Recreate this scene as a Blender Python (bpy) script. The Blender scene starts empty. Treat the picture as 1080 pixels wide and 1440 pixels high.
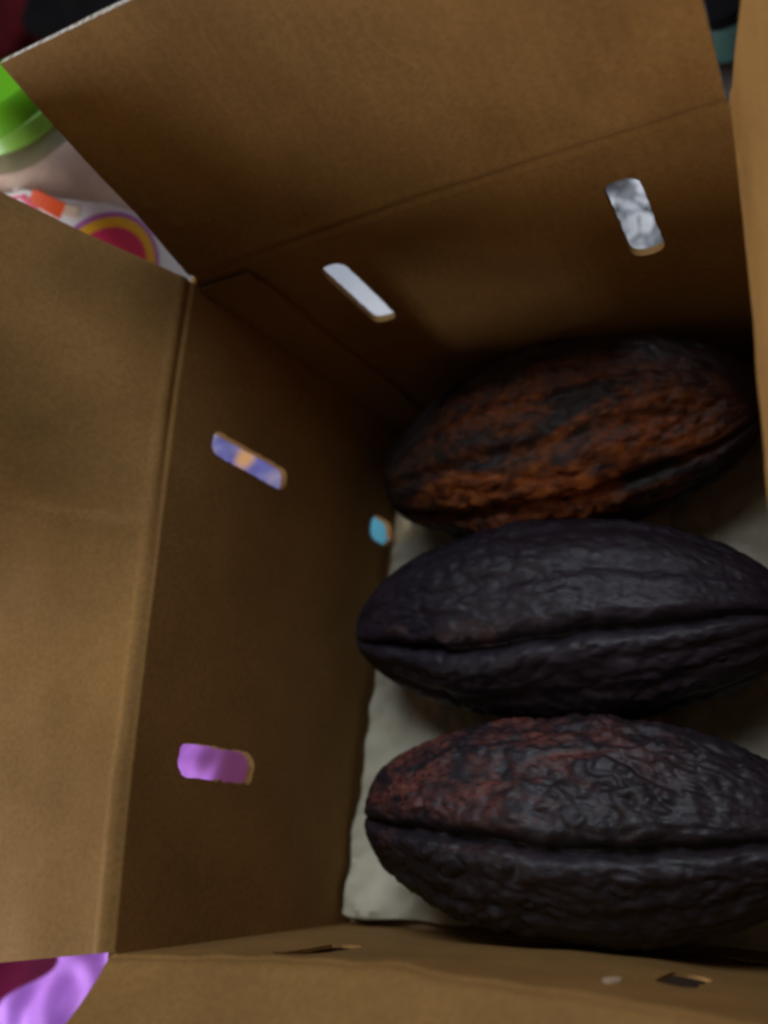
import bpy, math, random
import numpy as np
from mathutils import Vector, noise

random.seed(4)
sc = bpy.context.scene
COL = sc.collection

# ------------------------------------------------------------------ camera
cd = bpy.data.cameras.new('camera')
cam = bpy.data.objects.new('camera', cd)
COL.objects.link(cam)
cam.location = (0.3019, 0.0440, 0.5210)
cam.rotation_euler = (0.3799, 0.5023, 0.0506)
cd.sensor_fit = 'VERTICAL'
cd.sensor_height = 36.0
cd.lens = 32.0
cd.clip_start = 0.01
cd.clip_end = 50
cd.dof.use_dof = True
cd.dof.focus_distance = 0.415
cd.dof.aperture_fstop = 4.0
sc.camera = cam

# ------------------------------------------------------------------ dim room ambience
w = bpy.data.worlds.new('World')
sc.world = w
w.use_nodes = True
bg = w.node_tree.nodes['Background']
bg.inputs[0].default_value = (0.70, 0.78, 1.0, 1)
bg.inputs[1].default_value = 0.020


# ------------------------------------------------------------------ lamps
def area(name, loc, target, size, power, col):
    l = bpy.data.lights.new(name, 'AREA')
    l.shape = 'SQUARE'
    l.size = size
    l.energy = power
    l.color = col
    o = bpy.data.objects.new(name, l)
    o.location = loc
    o.rotation_euler = (Vector(target) - Vector(loc)).to_track_quat('-Z', 'Y').to_euler()
    COL.objects.link(o)
    return o


area('window_light', (0.24, 1.02, 1.55), (0.05, 0.15, 0.15), 0.8, 14.0, (0.80, 0.88, 1.0))
area('room_lamp', (-1.18, -0.12, 1.02), (0.05, 0.15, 0.15), 0.8, 4.2, (1.0, 0.76, 0.46))
area('outside_fill', (-1.10, -0.45, 0.30), (-0.10, 0.20, 0.12), 0.40, 12.0, (0.96, 0.96, 1.0))  # added low fill without a known source, brightens the things outside the box

sc.view_settings.view_transform = 'Standard'
sc.view_settings.look = 'None'
sc.view_settings.exposure = 0.12
sc.view_settings.gamma = 1.0
sc.cycles.filter_width = 3.0


# ------------------------------------------------------------------ materials
def mat(name, base, rough=0.7, spec=0.3):
    m = bpy.data.materials.new(name)
    m.use_nodes = True
    b = m.node_tree.nodes['Principled BSDF']
    b.inputs['Base Color'].default_value = (*base, 1)
    b.inputs['Roughness'].default_value = rough
    b.inputs['Specular IOR Level'].default_value = spec
    return m, m.node_tree, b


def nn(nt, t, **kw):
    n = nt.nodes.new(t)
    for k, v in kw.items():
        if k in n.inputs:
            n.inputs[k].default_value = v
        else:
            setattr(n, k, v)
    return n


def coords(nt, scale=(1, 1, 1)):
    tc = nn(nt, 'ShaderNodeTexCoord')
    mp = nn(nt, 'ShaderNodeMapping')
    mp.inputs['Scale'].default_value = scale
    nt.links.new(tc.outputs['Object'], mp.inputs['Vector'])
    return mp.outputs[0]


def noise_tex(nt, vec, scale, detail=4, rough=0.55, dist=0.0):
    n = nn(nt, 'ShaderNodeTexNoise')
    n.inputs['Scale'].default_value = scale
    n.inputs['Detail'].default_value = detail
    n.inputs['Roughness'].default_value = rough
    n.inputs['Distortion'].default_value = dist
    nt.links.new(vec, n.inputs['Vector'])
    return n.outputs['Fac']


def ramp(nt, fac, stops):
    r = nn(nt, 'ShaderNodeValToRGB')
    el = r.color_ramp.elements
    while len(el) < len(stops):
        el.new(0.5)
    for e, (p, c) in zip(el, stops):
        e.position = p
        e.color = (*c, 1) if len(c) == 3 else c
    nt.links.new(fac, r.inputs[0])
    return r.outputs[0]


def mix(nt, fac, a, b, mode='MIX'):
    n = nn(nt, 'ShaderNodeMix', data_type='RGBA', blend_type=mode)
    if isinstance(fac, (int, float)):
        n.inputs[0].default_value = fac
    else:
        nt.links.new(fac, n.inputs[0])
    for s, v in ((6, a), (7, b)):
        if isinstance(v, tuple):
            n.inputs[s].default_value = (*v, 1)
        else:
            nt.links.new(v, n.inputs[s])
    return n.outputs[2]


def bump(nt, b, h, strength, dist):
    n = nn(nt, 'ShaderNodeBump')
    n.inputs['Strength'].default_value = strength
    n.inputs['Distance'].default_value = dist
    nt.links.new(h, n.inputs['Height'])
    nt.links.new(n.outputs[0], b.inputs['Normal'])


def cardboard(name, base=(0.325, 0.176, 0.054), flute=(1, 1, 0)):
    m, nt, b = mat(name, base, 0.82, 0.2)
    v = coords(nt)
    n1 = noise_tex(nt, v, 14, 5, 0.6)
    n2 = noise_tex(nt, v, 420, 3, 0.7)
    c1 = ramp(nt, n1, [(0.3, tuple(x * 0.82 for x in base)), (0.7, tuple(x * 1.12 for x in base))])
    c2 = ramp(nt, n2, [(0.35, (0.84, 0.83, 0.8)), (0.65, (1.06, 1.05, 1.03))])
    c = mix(nt, 1.0, c1, c2, 'MULTIPLY')
    # handling stains
    n3 = noise_tex(nt, v, 7, 3, 0.6, 1.2)
    st = ramp(nt, n3, [(0.60, (0, 0, 0)), (0.76, (0.45, 0.45, 0.45))])
    c = mix(nt, st, c, tuple(x * 0.66 for x in base))
    n5 = noise_tex(nt, coords(nt, (1.0, 0.16, 0.6)), 60, 4, 0.65, 0.8)
    sc5 = ramp(nt, n5, [(0.66, (0, 0, 0)), (0.74, (0.30, 0.30, 0.30))])
    c = mix(nt, sc5, c, tuple(min(1, x * 1.5 + 0.03) for x in base))
    nt.links.new(c, b.inputs['Base Color'])
    wv = nn(nt, 'ShaderNodeTexWave')
    wv.inputs['Scale'].default_value = 40
    wv.inputs['Distortion'].default_value = 0.6
    nt.links.new(coords(nt, flute), wv.inputs['Vector'])
    mm = nn(nt, 'ShaderNodeMath', operation='MULTIPLY_ADD')
    mm.inputs[1].default_value = 0.10
    nt.links.new(wv.outputs['Fac'], mm.inputs[0])
    nt.links.new(n1, mm.inputs[2])
    bump(nt, b, mm.outputs[0], 0.35, 0.0012)
    return m


M = {}
M['card_x'] = cardboard('kraft_cardboard_back_front', flute=(1, 0, 0))
M['card_y'] = cardboard('kraft_cardboard_sides', flute=(0, 1, 0))
M['card_floor'] = cardboard('kraft_cardboard_bottom', (0.38, 0.24, 0.11), (1, 0, 0))
m, nt, b = mat('corrugated_cut_edge_lit', (0.5, 0.38, 0.25), 0.9)
nt.links.new(ramp(nt, noise_tex(nt, coords(nt), 330, 2, 0.5), [(0.36, (0.34, 0.25, 0.17)), (0.60, (0.74, 0.68, 0.60))]), b.inputs['Base Color'])  # cut edge, its colour paled so that it looks brightly lit
M['cut_edge'] = m
M['torn'] = mat('torn_cardboard', (0.62, 0.45, 0.30), 0.9)[0]


def pod_mat(name, skin, patch, lo, hi, scale, seed, axis=0.35, second=None, side=(0, 0, 0), reach=0.05, gloss=(0.46, 0.66)):
    m, nt, b = mat(name, skin, 0.4, 0.5)
    v = coords(nt, (axis, 1, 1))
    off = nn(nt, 'ShaderNodeVectorMath', operation='ADD')
    off.inputs[1].default_value = (seed, seed * 0.7, seed * 1.3)
    nt.links.new(v, off.inputs[0])
    v = off.outputs[0]
    n1 = noise_tex(nt, v, scale, 5, 0.62, 0.7)
    f = ramp(nt, n1, [(lo, (0, 0, 0)), (hi, (1, 1, 1))])
    tc2 = nn(nt, 'ShaderNodeTexCoord')
    mp2 = nn(nt, 'ShaderNodeMapping')
    mp2.inputs['Scale'].default_value = (0.5, 1, 1)
    nt.links.new(tc2.outputs['Object'], mp2.inputs['Vector'])
    ds = nn(nt, 'ShaderNodeVectorMath', operation='DISTANCE')
    nt.links.new(mp2.outputs[0], ds.inputs[0])
    ds.inputs[1].default_value = (side[0] * 0.5, side[1], side[2])
    ripe = ramp(nt, ds.outputs['Value'], [(reach * 0.45, (1, 1, 1)), (reach, (0.03, 0.03, 0.03))])
    f = mix(nt, 1.0, f, ripe, 'MULTIPLY')
    n2 = noise_tex(nt, v, scale * 6, 4, 0.6)
    pc = ramp(nt, n2, [(0.36, tuple(x * 0.25 for x in patch)), (0.52, patch), (0.70, second or patch)])
    n3 = noise_tex(nt, v, scale * 3, 4, 0.6)
    sk = ramp(nt, n3, [(0.35, tuple(x * 0.7 for x in skin)), (0.7, tuple(x * 1.5 for x in skin))])
    c = mix(nt, f, sk, pc)
    nt.links.new(c, b.inputs['Base Color'])
    r = ramp(nt, n2, [(0.3, (gloss[0],) * 3), (0.7, (gloss[1],) * 3)])
    nt.links.new(r, b.inputs['Roughness'])
    n4 = noise_tex(nt, v, 210, 4, 0.6)
    bump(nt, b, n4, 0.5, 0.0014)
    return m


M['pod_orange'] = pod_mat('cocoa_husk_orange_brown', (0.015, 0.009, 0.010), (0.32, 0.078, 0.014), 0.38, 0.54, 30, 4.6, 0.55, (0.50, 0.16, 0.02), (0.002, -0.026, 0.09), 0.058, (0.50, 0.72))
M['pod_black'] = pod_mat('cocoa_husk_black', (0.018, 0.0120, 0.020), (0.085, 0.028, 0.016), 0.60, 0.75, 34, 7.7, 0.45, None, (-0.06, -0.02, 0.09), 0.06)
M['pod_red'] = pod_mat('cocoa_husk_dark_red', (0.015, 0.010, 0.014), (0.17, 0.044, 0.034), 0.43, 0.60, 58, 1.4, 0.6, (0.17, 0.07, 0.03), (-0.050, 0.034, 0.088), 0.058)
M['stem'] = mat('dry_stem', (0.06, 0.035, 0.02), 0.85)[0]


def cloth(name, base, rough=0.8, var=0.2, scale=40, spec=0.25):
    m, nt, b = mat(name, base, rough, spec)
    v = coords(nt)
    n = noise_tex(nt, v, scale, 5, 0.6)
    nt.links.new(ramp(nt, n, [(0.3, tuple(x * (1 - var) for x in base)), (0.7, tuple(min(1, x * (1 + var)) for x in base))]), b.inputs['Base Color'])
    bump(nt, b, noise_tex(nt, v, 500, 3), 0.25, 0.0006)
    return m


M['paper'] = cloth('creased_white_paper', (0.62, 0.57, 0.41), 0.7, 0.10, 30)
M['purple'] = cloth('bright_purple_cloth', (0.58, 0.22, 1.0), 0.7, 0.08)
M['magenta'] = cloth('dark_magenta_cloth', (0.16, 0.004, 0.05), 0.9, 0.3)
M['maroon'] = cloth('maroon_cloth', (0.11, 0.005, 0.008), 0.95, 0.3)
M['black'] = cloth('black_cloth', (0.004, 0.004, 0.005), 0.95, 0.3, 40, 0.1)
M['blue'] = cloth('sky_blue_paper', (0.13, 0.60, 1.0), 0.6, 0.06)
M['teal'] = cloth('teal_plastic', (0.06, 0.14, 0.13), 0.5, 0.1)
M['table'] = cloth('dark_table_top', (0.05, 0.036, 0.028), 0.5, 0.3, 12)
M['white_bag'] = None
m, nt, b = mat('white_plastic_bag', (0.78, 0.80, 0.84), 0.35, 0.5)
v = coords(nt)
# grey print on the right-hand part of the bag only
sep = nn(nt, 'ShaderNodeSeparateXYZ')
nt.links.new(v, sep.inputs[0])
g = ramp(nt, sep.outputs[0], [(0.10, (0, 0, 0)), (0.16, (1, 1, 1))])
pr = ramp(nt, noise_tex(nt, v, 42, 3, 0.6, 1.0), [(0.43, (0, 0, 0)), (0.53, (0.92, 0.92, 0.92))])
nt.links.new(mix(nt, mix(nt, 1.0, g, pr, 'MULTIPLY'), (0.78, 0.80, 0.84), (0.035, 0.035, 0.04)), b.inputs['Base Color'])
M['white_bag'] = m
M['cap'] = mat('green_cap_plastic', (0.17, 0.55, 0.012), 0.4, 0.4)[0]
M['cap_band'] = mat('light_green_plastic', (0.28, 0.62, 0.07), 0.4, 0.4)[0]
M['label_white'] = mat('label_white', (0.80, 0.80, 0.82), 0.5)[0]
M['label_yellow'] = mat('label_yellow', (0.85, 0.46, 0.02), 0.5)[0]
M['label_pink'] = mat('label_pink', (0.72, 0.04, 0.13), 0.5)[0]
M['label_purple'] = mat('label_purple', (0.42, 0.10, 0.46), 0.5)[0]
M['label_orange'] = mat('label_orange', (0.85, 0.10, 0.01), 0.5)[0]
M['label_cream'] = mat('label_cream', (0.80, 0.66, 0.50), 0.5)[0]
m, nt, b = mat('clear_plastic', (0.96, 0.95, 0.93), 0.12, 0.5)
b.inputs['Transmission Weight'].default_value = 0.93
b.inputs['IOR'].default_value = 1.25
M['clear'] = m
M['drink'] = cloth('peach_drink', (0.72, 0.50, 0.40), 0.4, 0.25, 30)
m, nt, b = mat('printed_packet', (0.2, 0.2, 0.6), 0.35, 0.5)
v = coords(nt)
d = nn(nt, 'ShaderNodeVectorMath', operation='DISTANCE')
nt.links.new(v, d.inputs[0])
d.inputs[1].default_value = (0.0, 0.004, 0.021)
spot = ramp(nt, d.outputs['Value'], [(0.0075, (1, 1, 1)), (0.0085, (0, 0, 0))])
base = ramp(nt, noise_tex(nt, v, 45, 3, 0.6, 1.0), [(0.35, (0.13, 0.13, 0.46)), (0.5, (0.20, 0.21, 0.52)), (0.62, (0.42, 0.36, 0.58))])
nt.links.new(mix(nt, spot, base, (0.88, 0.48, 0.20)), b.inputs['Base Color'])
M['packet'] = m


# ------------------------------------------------------------------ helpers
def tag(o, label=None, cat=None, group=None, kind=None):
    if label: o['label'] = label
    if cat: o['category'] = cat
    if group: o['group'] = group
    if kind: o['kind'] = kind
    return o


def empty(name, loc=(0, 0, 0)):
    o = bpy.data.objects.new(name, None)
    o.empty_display_size = 0.02
    o.location = loc
    COL.objects.link(o)
    return o


def link(name, verts, faces, material, parent=None, sharp=35, edge=None):
    me = bpy.data.meshes.new(name)
    me.from_pydata([tuple(map(float, p)) for p in verts], [], faces)
    for p in me.polygons:
        p.use_smooth = True
    if sharp:
        me.set_sharp_from_angle(angle=math.radians(sharp))
    me.materials.append(material)
    if edge:
        me.materials.append(edge[1])
        for p in me.polygons[edge[0]:]:
            p.material_index = 1
    o = bpy.data.objects.new(name, me)
    COL.objects.link(o)
    if parent is not None:
        o.parent = parent
    return o


def fnoise(x, y, z=0.0):
    return noise.noise(Vector((x, y, z)))


def sdf_slot(u, v, cu, cv, hu, hv, r):
    qx, qy = abs(u - cu) - (hu - r), abs(v - cv) - (hv - r)
    return math.hypot(max(qx, 0), max(qy, 0)) + min(max(qx, qy), 0) - r


def sheet(name, us, vs, surf, thick, material, parent=None, holes=(), keep=None, miter=0.0, sharp=40, direction=1, cut=None):
    """A solid sheet over the grid us x vs. surf(u, v) is the point of the inner face;
    the other face lies `thick` behind it. holes: slots cut right through."""
    nu, nv = len(us), len(vs)

    fs_ = list(holes) + ([keep] if keep else [])

    def sd(u, v):
        return min([h(u, v) for h in fs_]) if fs_ else 1.0
    cell = np.ones((nu - 1, nv - 1), bool)
    for i in range(nu - 1):
        for j in range(nv - 1):
            uc, vc = (us[i] + us[i + 1]) / 2, (vs[j] + vs[j + 1]) / 2
            if sd(uc, vc) < 0:
                cell[i, j] = False
    pos = {}
    for i in range(nu):
        for j in range(nv):
            near = [cell[a, c] for a in (i - 1, i) for c in (j - 1, j) if 0 <= a < nu - 1 and 0 <= c < nv - 1]
            if not any(near):
                continue
            u, v = us[i], vs[j]
            if fs_ and not all(near):
                for _ in range(3):
                    s = sd(u, v); e = 1e-5
                    gu, gv = (sd(u + e, v) - s) / e, (sd(u, v + e) - s) / e
                    g2 = max(gu * gu + gv * gv, 0.2)
                    st = max(-0.006, min(0.006, s / g2))
                    if abs(s) > 0.012: break
                    if i not in (0, nu - 1): u -= st * gu
                    if j not in (0, nv - 1): v -= st * gv
            pos[i, j] = (u, v)
    idx, verts, back = {}, [], []
    e = 1e-4
    for k, (u, v) in pos.items():
        p = np.array(surf(u, v), float)
        du = np.array(surf(u + e, v), float) - np.array(surf(u - e, v), float)
        dv = np.array(surf(u, v + e), float) - np.array(surf(u, v - e), float)
        n = np.cross(du, dv) * direction
        n /= np.linalg.norm(n) + 1e-12
        q = p - n * thick
        if miter:
            t = du / (np.linalg.norm(du) + 1e-12)
            s = -max(0, 1 - (u - us[0]) / 0.02) + max(0, 1 - (us[-1] - u) / 0.02)
            q = q + t * s * miter
        idx[k] = len(verts)
        verts.append(p); back.append(q)
    N = len(verts)
    faces = []
    edges = {}
    for i in range(nu - 1):
        for j in range(nv - 1):
            if not cell[i, j]:
                continue
            c = [idx[i, j], idx[i + 1, j], idx[i + 1, j + 1], idx[i, j + 1]]
            if direction < 0: c = c[::-1]
            faces.append(tuple(c))
            faces.append(tuple(x + N for x in c[::-1]))
            for a, d in zip(c, c[1:] + c[:1]):
                if (d, a) in edges: del edges[d, a]
                else: edges[a, d] = 1
    nf = len(faces)
    for a, d in edges:
        faces.append((d, a, a + N, d + N))
    return link(name, verts + back, faces, material, parent, sharp, (nf, cut) if cut else None)


def lin(a, b, step):
    return list(np.linspace(a, b, max(2, int(round((b - a) / step)) + 1)))


# ------------------------------------------------------------------ the table under the box
TZ = -0.009
t_out = [(-0.9, -0.6), (1.0, -0.6), (1.0, 1.5), (-0.9, 1.5)]
tv = [(x, y, TZ) for x, y in t_out] + [(x, y, TZ - 0.03) for x, y in t_out]
tag(link('table_top', tv, [(0, 1, 2, 3), (7, 6, 5, 4)] + [(i, i + 4, (i + 1) % 4 + 4, (i + 1) % 4) for i in range(4)], M['table']), kind='structure')

# ------------------------------------------------------------------ the cardboard box
H = 0.2054
TH = 0.0042
TLB, TLF = np.array((-0.0042, 0.3309, H)), np.array((0.0027, -0.0017, H))
TRB, TRF = np.array((0.2750, 0.3326, H)), np.array((0.2730, 0.0000, H))
BLB, BLF = np.array((0.0205, 0.3253, 0)), np.array((-0.0060, 0.0016, 0))
BRB, BRF = np.array((0.2700, 0.3270, 0)), np.array((0.2680, 0.0020, 0))
box = tag(empty('cardboard_box', (0.13, 0.16, TZ)), 'open brown cardboard box with slotted walls and raised flaps holding cocoa pods', 'box')
INV = -np.array(box.location)


def wall(name, b0, b1, t0, t1, holes, warp, material, u_len, thick=TH):
    def surf(u, v):
        s, r = u / u_len, v / H
        p = (b0 * (1 - s) + b1 * s) * (1 - r) + (t0 * (1 - s) + t1 * s) * r
        n = np.cross(b1 - b0, t0 - b0)
        n = n / np.linalg.norm(n)
        return p + n * warp(s, r) + INV
    return sheet(name, lin(0, u_len, 0.0032), lin(0, H, 0.0032), surf, thick, material, box, holes, miter=thick)


def slot(cu, cv, hu=0.0082, hv=0.029, rough=0.0008, seed=0.0):
    return lambda u, v: sdf_slot(u, v, cu, cv, hu, hv, hu * 0.8) + rough * fnoise(u * 260 + seed, v * 260, seed)


def ends(s, r):
    return math.sin(math.pi * min(max(s, 0), 1))



LX, LY = 0.268, 0.329
warp_front = lambda s, r: 0.007 * ends(s, r) * r + (0.0025 * fnoise(s * 4, r * 2, 9) + 0.0022 * r * fnoise(s * 11, r, 5)) * min(1, 2 * ends(s, r))
warp_right = lambda s, r: 0.002 * fnoise(s * 3, r * 2, 7) * ends(s, r)
warp_left = lambda s, r: 0.0022 * fnoise(s * 3, r * 2, 4) * ends(s, r) - 0.003 * ends(s, r)
warp_back = lambda s, r: 0.0016 * fnoise(s * 3, r * 3, 1) * ends(s, r) - 0.002 * ends(s, r) * r
# seen from inside, left to right: back wall goes left -> right, so cross(b1-b0, up) points to -y (inwards)
back_wall = wall('back_wall', BLB, BRB, TLB, TRB,
                      [slot(0.069, 0.157, 0.0074, 0.0285, seed=1), slot(0.218, 0.1545, 0.0082, 0.0285, seed=2)],
                      warp_back, M['card_x'], LX)
left_wall = wall('left_wall', BLF, BLB, TLF, TLB,
                      [slot(0.081, 0.147, 0.0080, 0.0295, 0.0016, seed=3), slot(0.246, 0.147, 0.0070, 0.0315, seed=4),
                       slot(0.2490, 0.0140, 0.0085, 0.0125, 0.0004, seed=5)],
                      warp_left, M['card_y'], LY)
right_wall = wall('right_wall', BRB, BRF, TRB, TRF,
                       [slot(0.081, 0.147, seed=6), slot(0.247, 0.147, seed=7)],
                       warp_right, M['card_y'], LY)
front_wall = wall('front_wall', BRF, BLF, TRF, TLF,
                       [slot(0.054, 0.120, 0.0075, 0.022, 0.0018, seed=8), slot(0.203, 0.148, 0.008, 0.030, 0.0018, seed=9)],
                       warp_front, M['card_x'], LX, 0.0016)

# bottom: two wide panels meeting in a seam
for k, (y0, y1) in enumerate(((-0.002, 0.1625), (0.1635, 0.330))):
    def fs(u, v):
        return np.array((u, v, 0.0008 * fnoise(u * 18, v * 18, 3 + k) - 0.0006)) + INV
    sheet('bottom_panel', lin(-0.016, 0.272, 0.008), lin(y0, y1, 0.008), fs, TH, M['card_floor'], box,
          keep=lambda u, v: u - (-0.0115 + 0.0265 * (v / 0.33)))

# glue tab of the box joint, lapped over the left end of the back wall
def tab(u, v):
    s, r = u / LX, v / H
    p = (BLB * (1 - s) + BRB * s) * (1 - r) + (TLB * (1 - s) + TRB * s) * r
    return p + np.array((0, -0.0036 - 0.0006 * fnoise(u * 30, v * 12, 2), 0)) + INV
sheet('glue_tab', lin(0.001, 0.033, 0.003), lin(0.004, H - 0.003, 0.004), tab, 0.0028, M['card_x'], box,
      keep=lambda u, v: 0.0315 + 0.0006 * fnoise(v * 20, 1, 1) - u)


def flap(name, a, b, length, theta, out, material, wob, seed, warp, score=1.0, skew=(0, 0), crease=0.0):
    """Flap hinged on the rim a -> b; theta(s) is its lean from the vertical, in degrees."""
    L = float(np.linalg.norm(b - a))
    ax = (b - a) / L
    out = np.array(out, float)
    out -= ax * out.dot(ax)
    out /= np.linalg.norm(out)
    up = np.array((0, 0, 1.0))

    def surf(u, r):
        s = u / L
        th = math.radians(theta(s))
        rr = max(r, 0)
        free = min(1, max(0, r / length))
        p = a + ax * (u + free * (skew[0] * (1 - s) + skew[1] * s)) - out * warp(s, 1.0)
        n = 8
        ds = min(rr, 0.007) / n
        so, su = 0.0, 0.0
        for k in range(n):
            q = (k + 0.5) * ds / 0.007
            f = th * q * q * (3 - 2 * q)
            so += math.sin(f) * ds
            su += math.cos(f) * ds
        if rr > 0.007:
            so += math.sin(th) * (rr - 0.007)
            su += math.cos(th) * (rr - 0.007)
        p = p + out * so + up * su
        if r < 0: p = p + up * r
        nrm = -out * math.cos(th) + up * math.sin(th)
        sco = score * (-0.0020 * math.exp(-((r - 0.0035) / 0.0018) ** 2) + 0.0010 * math.exp(-((r - 0.0085) / 0.0028) ** 2))
        if crease: sco += 0.0018 * math.exp(-((u - crease * L - 0.10 * r) / 0.0038) ** 2) * min(1, rr / 0.03)
        wv = wob * (fnoise(u * 9 + seed, r * 9, seed) * (0.2 + free) + 0.30 * fnoise(u * 32, r * 32, seed) + 0.10 * fnoise(u * 80, r * 25, seed))
        return p + nrm * (sco + wv * min(1, rr / 0.01)) + INV
    rs = lin(0, 0.013, 0.001) + lin(0.013, length, 0.006)[1:]
    return sheet(name, lin(0.0012, L - 0.0012, 0.003 if crease else 0.006), rs, surf, TH, material, box, sharp=45, cut=M['cut_edge'])


def sm(x):
    x = min(1, max(0, x)); return x * x * (3 - 2 * x)


flap('back_flap', TLB, TRB, 0.137, lambda s: 14 - 9 * s, (0, 1, 0), M['card_x'], 0.004, 11, warp_back, 0.8, (-0.007, 0))
flap('left_flap', TLF, TLB, 0.140, lambda s: 94 - 14 * s - 52 * sm((s - 0.40) / 0.42), (-1, 0, 0), M['card_y'], 0.003, 23, warp_left, 0.7, (-0.018, 0.015), 0.565)
flap('right_flap', TRB, TRF, 0.140, lambda s: 13 + 6 * s, (1, 0, 0), M['card_y'], 0.003, 37, warp_right, 0.7)
flap('front_flap', TRF, TLF, 0.140, lambda s: 55 - 8 * s, (0, -1, 0), M['card_x'], 0.006, 51, warp_front, 0.6)

# rubbed pale spot near the slot of the front wall
tvs, tfs = [], []
wy = warp_front((0.268 - 0.2005) / 0.268, 0.165 / H) + 0.0009
for k in range(10):
    a = k * math.tau / 10
    rr = 0.0030 * (1 + 0.3 * random.random())
    tvs.append(np.array((0.2005 + rr * math.cos(a), wy, 0.165 + rr * 2.2 * math.sin(a))) + INV)
for p in list(tvs): tvs.append(p + np.array((0, -0.002, 0)))
tfs = [tuple(range(10)), tuple(range(19, 9, -1))] + [(k, k + 10, (k + 1) % 10 + 10, (k + 1) % 10) for k in range(10)]
link('torn_spot', tvs, tfs, M['torn'], box)

# ------------------------------------------------------------------ paper liner on the bottom
def paper(u, v):
    z = 0.0028 + 0.005 * abs(fnoise(u * 30, v * 30, 5)) + 0.005 * abs(fnoise(u * 62 + 4, v * 62, 8)) + 0.002 * abs(fnoise(u * 140 + 4, v * 140, 2))
    edge = sm((0.020 - u) / 0.026)
    z += 0.013 * edge * (0.6 + 0.8 * abs(fnoise(v * 25, 3, 1)))
    lump = math.exp(-((u - 0.012) / 0.020) ** 2 - ((v - 0.012) / 0.018) ** 2)
    z += 0.016 * lump * (0.7 + 0.6 * fnoise(u * 60, v * 60, 2))
    return (u, v, z)
def paper_keep(u, v):
    left = -0.003 + 0.0265 * v / 0.33 + 0.003 * fnoise(v * 28, 2, 3)
    return min(u - left, 0.306 + 0.010 * fnoise(u * 22, 5, 1) - v, v - 0.0065 - 0.003 * fnoise(u * 40, 1, 1), 0.262 - u)
tag(sheet('paper_liner', lin(-0.010, 0.264, 0.0028), lin(0.002, 0.322, 0.0028), paper, 0.0007, M['paper'], keep=paper_keep, sharp=25),
    'creased white paper sheet lining the bottom of the box under the pods', 'paper')


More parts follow.
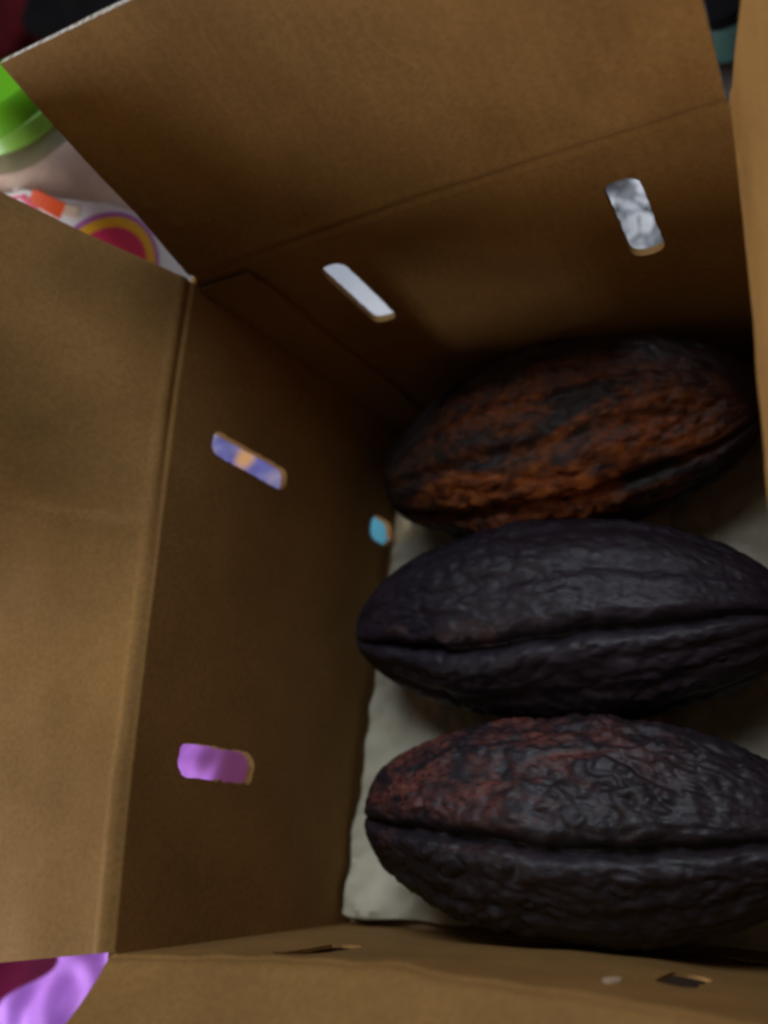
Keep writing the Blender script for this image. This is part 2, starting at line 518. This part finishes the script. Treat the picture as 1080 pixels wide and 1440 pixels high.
# ------------------------------------------------------------------ cocoa pods
def pod(root_name, label, p0, p1, zc, R, groove, seed, material, wart, flat=0.94, side=1.0, tip=0.62, minor=0.28, twist=0.0, skewt=0.94):
    p0, p1 = np.array(p0, float), np.array(p1, float)
    L = np.linalg.norm(p1 - p0)
    ax = (p1 - p0) / L
    mid = (p0 + p1) / 2
    root = empty(root_name, (mid[0], mid[1], 0.003))
    root.rotation_euler = (0, 0, math.atan2(ax[1], ax[0]))
    tag(root, label, 'cocoa pod', 'cocoa pods in a row inside the box')
    NT, NP = 250, 260
    verts = []
    cz = zc - 0.003
    for i in range(NT + 1):
        t = i / NT
        tt = 0.5 - 0.5 * math.cos(math.pi * t)
        prof = max(0.0, math.sin(math.pi * tt ** skewt)) ** tip
        bend = 0.004 * math.sin(math.pi * tt) * side
        wob = 0.09 * fnoise(tt * 3.2, seed, 0.5) + 0.045 * fnoise(tt * 11, seed, 2.5) - twist * max(0.0, tt - 0.25) ** 1.4
        for j in range(NP):
            ph = j * math.tau / NP
            d = (ph - math.radians(groove) - wob + math.pi) % math.tau - math.pi
            g = math.exp(-(d / 0.060) ** 2) - 0.22 * math.exp(-((abs(d) - 0.19) / 0.09) ** 2)
            e1 = (d + 0.3142) % 0.6283 - 0.3142
            if abs(d) > 0.3142:
                g += minor * math.exp(-(e1 / 0.10) ** 2)
            env = min(1.0, prof * 1.15)
            x = (tt - 0.5) * L
            cy, sz = math.cos(ph), math.sin(ph)
            q = Vector((x * 26 + seed, cy * 1.7 * R / 0.055, sz * 1.7 * R / 0.055))
            big = noise.noise(q * 0.9)
            lump = 0.6 * noise.noise(q * 2.6 + Vector((5, 1, 2))) + 0.55 * noise.noise(q * 5.0 + Vector((1, 8, 2)))
            rid = 1 - abs(noise.noise(Vector((q.x * 3.2, q.y * 4.2, q.z * 4.2)))) * 2
            fin = noise.noise(q * 9)
            vd = noise.voronoi(Vector((q.x * 4.2, q.y * 6.0, q.z * 6.0)) + Vector((fin, lump, big)) * 1.1)[0]
            blis = min(1.0, (vd[1] - vd[0]) * 2.2)
            blis = blis * blis * (3 - 2 * blis) * max(0.0, min(1.0, 0.55 + 1.6 * noise.noise(q * 1.1 + Vector((3, 7, 1)))))
            w = wart * (0.65 + 0.5 * noise.noise(q * 0.7 + Vector((9, 9, 9))))
            r = R * prof - 0.0085 * g * env + env * (0.0030 * big + w * (0.0022 * lump - 0.0021 * max(0, rid - 0.45) + 0.0006 * fin + 0.0010 * blis))
            r = max(r, 0.0004)
            verts.append((x, r * cy + bend, cz + r * sz * flat))
    faces = []
    for i in range(NT):
        for j in range(NP):
            a, b_ = i * NP + j, i * NP + (j + 1) % NP
            faces.append((a, b_, b_ + NP, a + NP))
    faces.append(tuple(range(NP - 1, -1, -1)))
    faces.append(tuple(range(NT * NP, NT * NP + NP)))
    link('husk', verts, faces, material, root, None)
    # woody stump of the stalk at the thick end
    sv, sf = [], []
    ns, prf = 14, [(-0.006, 0.0085), (0.0, 0.0078), (0.004, 0.0062), (0.0075, 0.0068), (0.0085, 0.0052), (0.0078, 0.002)]
    for x, r in prf:
        for j in range(ns):
            a = j * math.tau / ns
            rr = r * (1 + 0.12 * fnoise(math.cos(a) * 2, math.sin(a) * 2, x * 300 + seed))
            sv.append((L / 2 + x, rr * math.cos(a), cz + rr * math.sin(a)))
    for i in range(len(prf) - 1):
        for j in range(ns):
            a, b_ = i * ns + j, i * ns + (j + 1) % ns
            sf.append((a, b_, b_ + ns, a + ns))
    sf.append(tuple(range((len(prf) - 1) * ns, len(prf) * ns)))
    link('stem', sv, sf, M['stem'], root)
    return root


pod('cocoa_pod', 'orange-brown patched dark cocoa pod nearest the back wall', (0.038, 0.260), (0.262, 0.276), 0.054, 0.0555, 152, 2.3, M['pod_orange'], 1.5, 0.93, 1, 0.42, 0.40, 0.0, 1.03)
pod('cocoa_pod', 'smooth black cocoa pod in the middle of the row, deep groove along it', (0.022, 0.168), (0.265, 0.157), 0.053, 0.0550, 121, 5.9, M["pod_black"], 1.1, 0.94, 1, 0.45, 0.28, 0.66, 1.04)
pod('cocoa_pod', 'warty dark cocoa pod with reddish patches beside the front wall', (0.041, 0.063), (0.269, 0.058), 0.060, 0.0535, 100, 8.2, M["pod_red"], 1.6, 0.95, -0.5, 0.40, 0.2, 0.05, 0.95)

# ------------------------------------------------------------------ things around the box
def lathe(name, prof, material, parent, ns=48, cap_top=True, cap_bot=True, ribs=None):
    v, f = [], []
    for z, r in prof:
        for j in range(ns):
            a = j * math.tau / ns
            rr = r * (1 + (ribs if ribs and j % 2 else 0))
            v.append((rr * math.cos(a), rr * math.sin(a), z))
    for i in range(len(prof) - 1):
        for j in range(ns):
            a, b_ = i * ns + j, i * ns + (j + 1) % ns
            f.append((a, b_, b_ + ns, a + ns))
    if cap_bot: f.append(tuple(range(ns - 1, -1, -1)))
    if cap_top: f.append(tuple(range((len(prof) - 1) * ns, len(prof) * ns)))
    return link(name, v, f, material, parent, 40)


BX, BY, BR = -0.160, 0.408, 0.044
from mathutils import Matrix
bottle = tag(empty('drink_bottle', (BX, BY, TZ + 0.011)), 'clear plastic bottle with green cap and colourful label leaning behind the box', 'bottle')
za = Vector((0.1, 0.25, 0.963)).normalized()
xa = (Vector((1, 0, 0)) - za * za.x).normalized()
ya = za.cross(xa)
bottle.rotation_euler = Matrix((xa, ya, za)).transposed().to_euler()
lathe('bottle_body', [(0.001, 0.036), (0.006, BR - 0.001), (0.012, BR), (0.150, BR), (0.152, BR - 0.0012), (0.156, BR - 0.0012), (0.158, BR), (0.222, BR), (0.232, BR - 0.002), (0.240, 0.038), (0.246, 0.0325), (0.262, 0.0320)], M['clear'], bottle)
lathe('drink', [(0.004, 0.034), (0.010, BR - 0.004), (0.224, BR - 0.004), (0.234, BR - 0.008)], M['drink'], bottle)
lathe('cap', [(0.258, 0.0345), (0.262, 0.0350), (0.270, 0.0345), (0.273, 0.0325)], M['cap'], bottle, 72, ribs=0.015)
lathe('cap_band', [(0.246, 0.0340), (0.2475, 0.0358), (0.2565, 0.0358), (0.258, 0.0345)], M['cap_band'], bottle)


def patch(name, cells, rad, material, parent):
    """Curved print lying on the bottle: cells is a list of (angle, z) rings outer/inner pairs."""
    v, f = [], []
    for pts in cells:
        n0 = len(v)
        for r in (rad, rad - 0.0004):
            for a, z in pts:
                v.append((r * math.cos(a), r * math.sin(a), z))
        n = len(pts)
        f.append(tuple(range(n0, n0 + n)))
        f.append(tuple(range(n0 + 2 * n - 1, n0 + n - 1, -1)))
        for k in range(n):
            f.append((n0 + k, n0 + n + k, n0 + n + (k + 1) % n, n0 + (k + 1) % n))
    return link(name, v, f, material, parent, 30)


def ring(ca, cz_, r0, r1, a0=0, a1=math.tau, n=40):
    out = []
    for k in range(n):
        t0, t1 = a0 + (a1 - a0) * k / n, a0 + (a1 - a0) * (k + 1) / n
        out.append([(ca + r * math.cos(t) / BR, cz_ + r * math.sin(t)) for r, t in ((r0, t0), (r1, t0), (r1, t1), (r0, t1))])
    return out


def band(z0_, z1_, a0, a1, n=40):
    return [[(a0 + (a1 - a0) * k / n, z0_), (a0 + (a1 - a0) * (k + 1) / n, z0_), (a0 + (a1 - a0) * (k + 1) / n, z1_), (a0 + (a1 - a0) * k / n, z1_)] for k in range(n)]


def label_top(a):
    d = math.degrees(a)
    if d < -85 or d > 60: return 0.226
    if d < -35: return 0.226 - 0.034 * (d + 85) / 50
    if d < 0: return 0.192 - 0.040 * (d + 35) / 35
    return 0.152 + 0.074 * (d / 60)


cells = []
for k in range(72):
    a0, a1 = math.radians(-180 + 5 * k), math.radians(-175 + 5 * k)
    cells.append([(a0, 0.02), (a1, 0.02), (a1, label_top(a1)), (a0, label_top(a0))])
lab = patch('label', cells, BR + 0.0007, M['label_white'], bottle)
CA, CZ = math.radians(-62), 0.160
patch('purple_ring', ring(CA, CZ, 0.0300, 0.0330), BR + 0.0012, M['label_purple'], lab)
patch('yellow_ring', ring(CA, CZ, 0.0235, 0.0300), BR + 0.0014, M['label_yellow'], lab)
patch('pink_disc', sum([ring(CA, CZ, r0, r0 + 0.0047) for r0 in (0.0001, 0.0048, 0.0095, 0.0141, 0.0188)], []), BR + 0.0012, M['label_pink'], lab)


def bar(a0, z0_, a1, z1_, wd):
    a0, a1 = math.radians(a0), math.radians(a1)
    dx, dz = (a1 - a0) * BR, z1_ - z0_
    l = math.hypot(dx, dz)
    nx, nz = -dz / l * wd / 2, dx / l * wd / 2
    out = []
    for k in range(6):
        q = [(a0 + (a1 - a0) * t, z0_ + dz * t) for t in (k / 6, (k + 1) / 6)]
        out.append([(q[0][0] - nx / BR, q[0][1] - nz), (q[1][0] - nx / BR, q[1][1] - nz), (q[1][0] + nx / BR, q[1][1] + nz), (q[0][0] + nx / BR, q[0][1] + nz)])
    return out


patch('red_print', bar(-112, 0.216, -88, 0.216, 0.016), BR + 0.0012, M['label_pink'], lab)
patch('orange_print', bar(-84, 0.222, -70, 0.204, 0.012), BR + 0.0012, M['label_orange'], lab)
patch('white_lettering', bar(-108, 0.212, -100, 0.222, 0.003) + bar(-97, 0.222, -93, 0.210, 0.003), BR + 0.0016, M['label_white'], lab)
patch('cream_print', bar(-68, 0.205, -60, 0.199, 0.008), BR + 0.0012, M['label_cream'], lab)

# white carton the bottle leans on
cb = []
cx0, cx1, cy0, cy1, cz1 = -0.32, -0.145, 0.473, 0.60, 0.050
import bmesh
bmc = bmesh.new()
bmesh.ops.create_cube(bmc, size=1)
for vtx in bmc.verts:
    vtx.co = Vector((vtx.co.x * (cx1 - cx0), vtx.co.y * (cy1 - cy0), (vtx.co.z + 0.5) * cz1))
bmesh.ops.bevel(bmc, geom=bmc.edges[:], offset=0.003, segments=2, affect='EDGES')
mec = bpy.data.meshes.new('carton')
bmc.to_mesh(mec)
mec.materials.append(M['label_white'])
carton = bpy.data.objects.new('carton', mec)
carton.location = ((cx0 + cx1) / 2, (cy0 + cy1) / 2, TZ + 0.012)
carton.rotation_euler = (0, 0, -0.04)
COL.objects.link(carton)
tag(carton, 'plain white carton standing behind the bottle', 'carton')

# white plastic bag spread behind the box
def bag(u, v):
    z = TZ + 0.004 + 0.010 * abs(fnoise(u * 9, v * 9, 4)) + 0.010 * sm((u - 0.10) / 0.06) * abs(fnoise(u * 38, v * 38, 2)) + 0.002 * fnoise(u * 60, v * 60, 7)
    near = math.hypot(u - BX, v - BY)
    z = TZ + 0.0012 + (z - TZ - 0.0012) * sm((near - 0.040) / 0.03) * max(sm((0.455 - v) / 0.02), sm((u + 0.14) / 0.02))
    return (u, v, z)
tag(sheet('plastic_bag', lin(-0.34, 0.245, 0.006), lin(0.345, 0.64, 0.006), bag, 0.0009, M['white_bag'],
          keep=lambda u, v: min(0.60 - 0.11 * sm((u + 0.1) / 0.2) + 0.02 * fnoise(u * 14, 2, 2) - v, 0.232 + 0.01 * fnoise(v * 30, 1, 2) - u)),
    'white plastic bag spread flat behind the box, seen through the back slots', 'plastic bag')

# purple cloth on the left, dark magenta cloth beyond it
def purple(u, v):
    h = 0.012 + 0.040 * math.exp(-((u + 0.07) / 0.07) ** 2 - ((v - 0.05) / 0.09) ** 2)
    h += 0.012 * abs(fnoise(u * 22, v * 22, 6)) + 0.006 * fnoise(u * 50, v * 50, 3)
    return (u, v, TZ + 0.006 + h)
tag(sheet('purple_cloth', lin(-0.37, -0.018, 0.005), lin(-0.16, 0.175, 0.005), purple, 0.0015, M['purple'],
          keep=lambda u, v: min(u - (-0.232 + 1.5 * min(0, v + 0.036) + 0.014 * fnoise(v * 35, 2, 9)), 0.16 - v, -0.055 - u)),
    'bright purple cloth bunched on the table along the left wall', 'cloth')
def magenta(u, v):
    return (u, v, TZ + 0.003 + 0.006 * abs(fnoise(u * 12, v * 12, 16)) + 0.02 * sm((-u - 0.24) / 0.1) * (1 + fnoise(u * 16, v * 16, 4)))
tag(sheet('magenta_cloth', lin(-0.52, -0.15, 0.01), lin(-0.35, 0.20, 0.01), magenta, 0.0015, M['magenta'],
          keep=lambda u, v: -0.155 + 0.01 * fnoise(v * 20, 1, 1) - u),
    'dark magenta cloth lying flat beyond the purple cloth', 'cloth')

# printed packet left of the box
def make_pillow(name, loc, rotz, lx, ly, hgt, material):
    v, f = [], []
    nx, ny = 36, 26
    for s in (1, -1):
        for i in range(nx + 1):
            for j in range(ny + 1):
                x, y = i / nx * 2 - 1, j / ny * 2 - 1
                e = max(0, (1 - abs(x) ** 3)) ** 0.7 * max(0, (1 - y * y)) ** 0.55
                z = s * (hgt * e * (1 + 0.18 * fnoise(x * 4, y * 4, s)) + 0.0004)
                v.append((x * lx * (1 - 0.03 * y * y), y * ly, z + hgt * 0.9))
    n = (nx + 1) * (ny + 1)
    for i in range(nx):
        for j in range(ny):
            a = i * (ny + 1) + j
            f.append((a, a + ny + 1, a + ny + 2, a + 1))
            f.append((n + a, n + a + 1, n + a + ny + 2, n + a + ny + 1))
    rim = [i * (ny + 1) for i in range(nx + 1)] + [nx * (ny + 1) + j for j in range(1, ny + 1)] + [i * (ny + 1) + ny for i in range(nx - 1, -1, -1)] + [j for j in range(ny - 1, 0, -1)]
    for a, c in zip(rim, rim[1:] + rim[:1]):
        f.append((a, n + a, n + c, c))
    o = link(name, v, f, material, None, 50)
    o.location = loc
    o.rotation_euler = (0, 0, rotz)
    return o
tag(make_pillow('snack_packet', (-0.116, 0.320, TZ + 0.002), -0.62, 0.052, 0.030, 0.011, M['packet']), 'violet-blue printed packet with orange spot seen through the rear slot of the left wall', 'packet')

# blue paper caught under the lower edge of the left wall
def bluep(u, v):
    return (u, v, TZ + 0.0015 + 0.0008 * fnoise(u * 30, v * 30, 2))
tag(sheet('blue_paper', lin(-0.055, 0.03, 0.004), lin(0.20, 0.285, 0.004), bluep, 0.0006, M['blue']),
    'sky blue paper showing through the gap at the foot of the left wall', 'paper')

# far, out-of-focus things behind
def heap(name, loc, sx, sy, sz, material, seed):
    v, f = [], []
    nu, nv = 40, 20
    for j in range(nv + 1):
        la = j / nv * math.pi / 2
        for i in range(nu):
            lo = i / nu * math.tau
            d = Vector((math.cos(lo) * math.cos(la), math.sin(lo) * math.cos(la), math.sin(la)))
            k = 1 + 0.22 * noise.noise(d * 2.0 + Vector((seed, 0, 0))) + 0.10 * noise.noise(d * 5 + Vector((seed, 2, 0)))
            v.append((d.x * sx * k, d.y * sy * k, max(0.0, d.z * sz * k)))
    for j in range(nv):
        for i in range(nu):
            a, b_ = j * nu + i, j * nu + (i + 1) % nu
            f.append((a, b_, b_ + nu, a + nu))
    f.append(tuple(range(nu - 1, -1, -1)))
    o = link(name, v, f, material, None, None)
    o.location = loc
    return o
tag(heap('folded_garment', (-0.665, 1.00, TZ + 0.001), 0.16, 0.16, 0.13, M['maroon'], 3), 'dark red garment heaped far behind the bottle', 'garment')
tag(heap('black_bag', (-0.33, 0.99, TZ + 0.001), 0.15, 0.16, 0.14, M['black'], 8), 'soft black bag far behind the back flap', 'bag')
tealbox = tag(empty('teal_jar', (0.262, 0.590, TZ + 0.0005)), 'small teal jar with black lid behind the right rear corner', 'jar')
lathe('jar_body', [(0, 0.022), (0.004, 0.025), (0.026, 0.025), (0.030, 0.021)], M['teal'], tealbox, 32)
lathe('jar_lid', [(0.0302, 0.023), (0.040, 0.023), (0.042, 0.020)], M['black'], tealbox, 32)
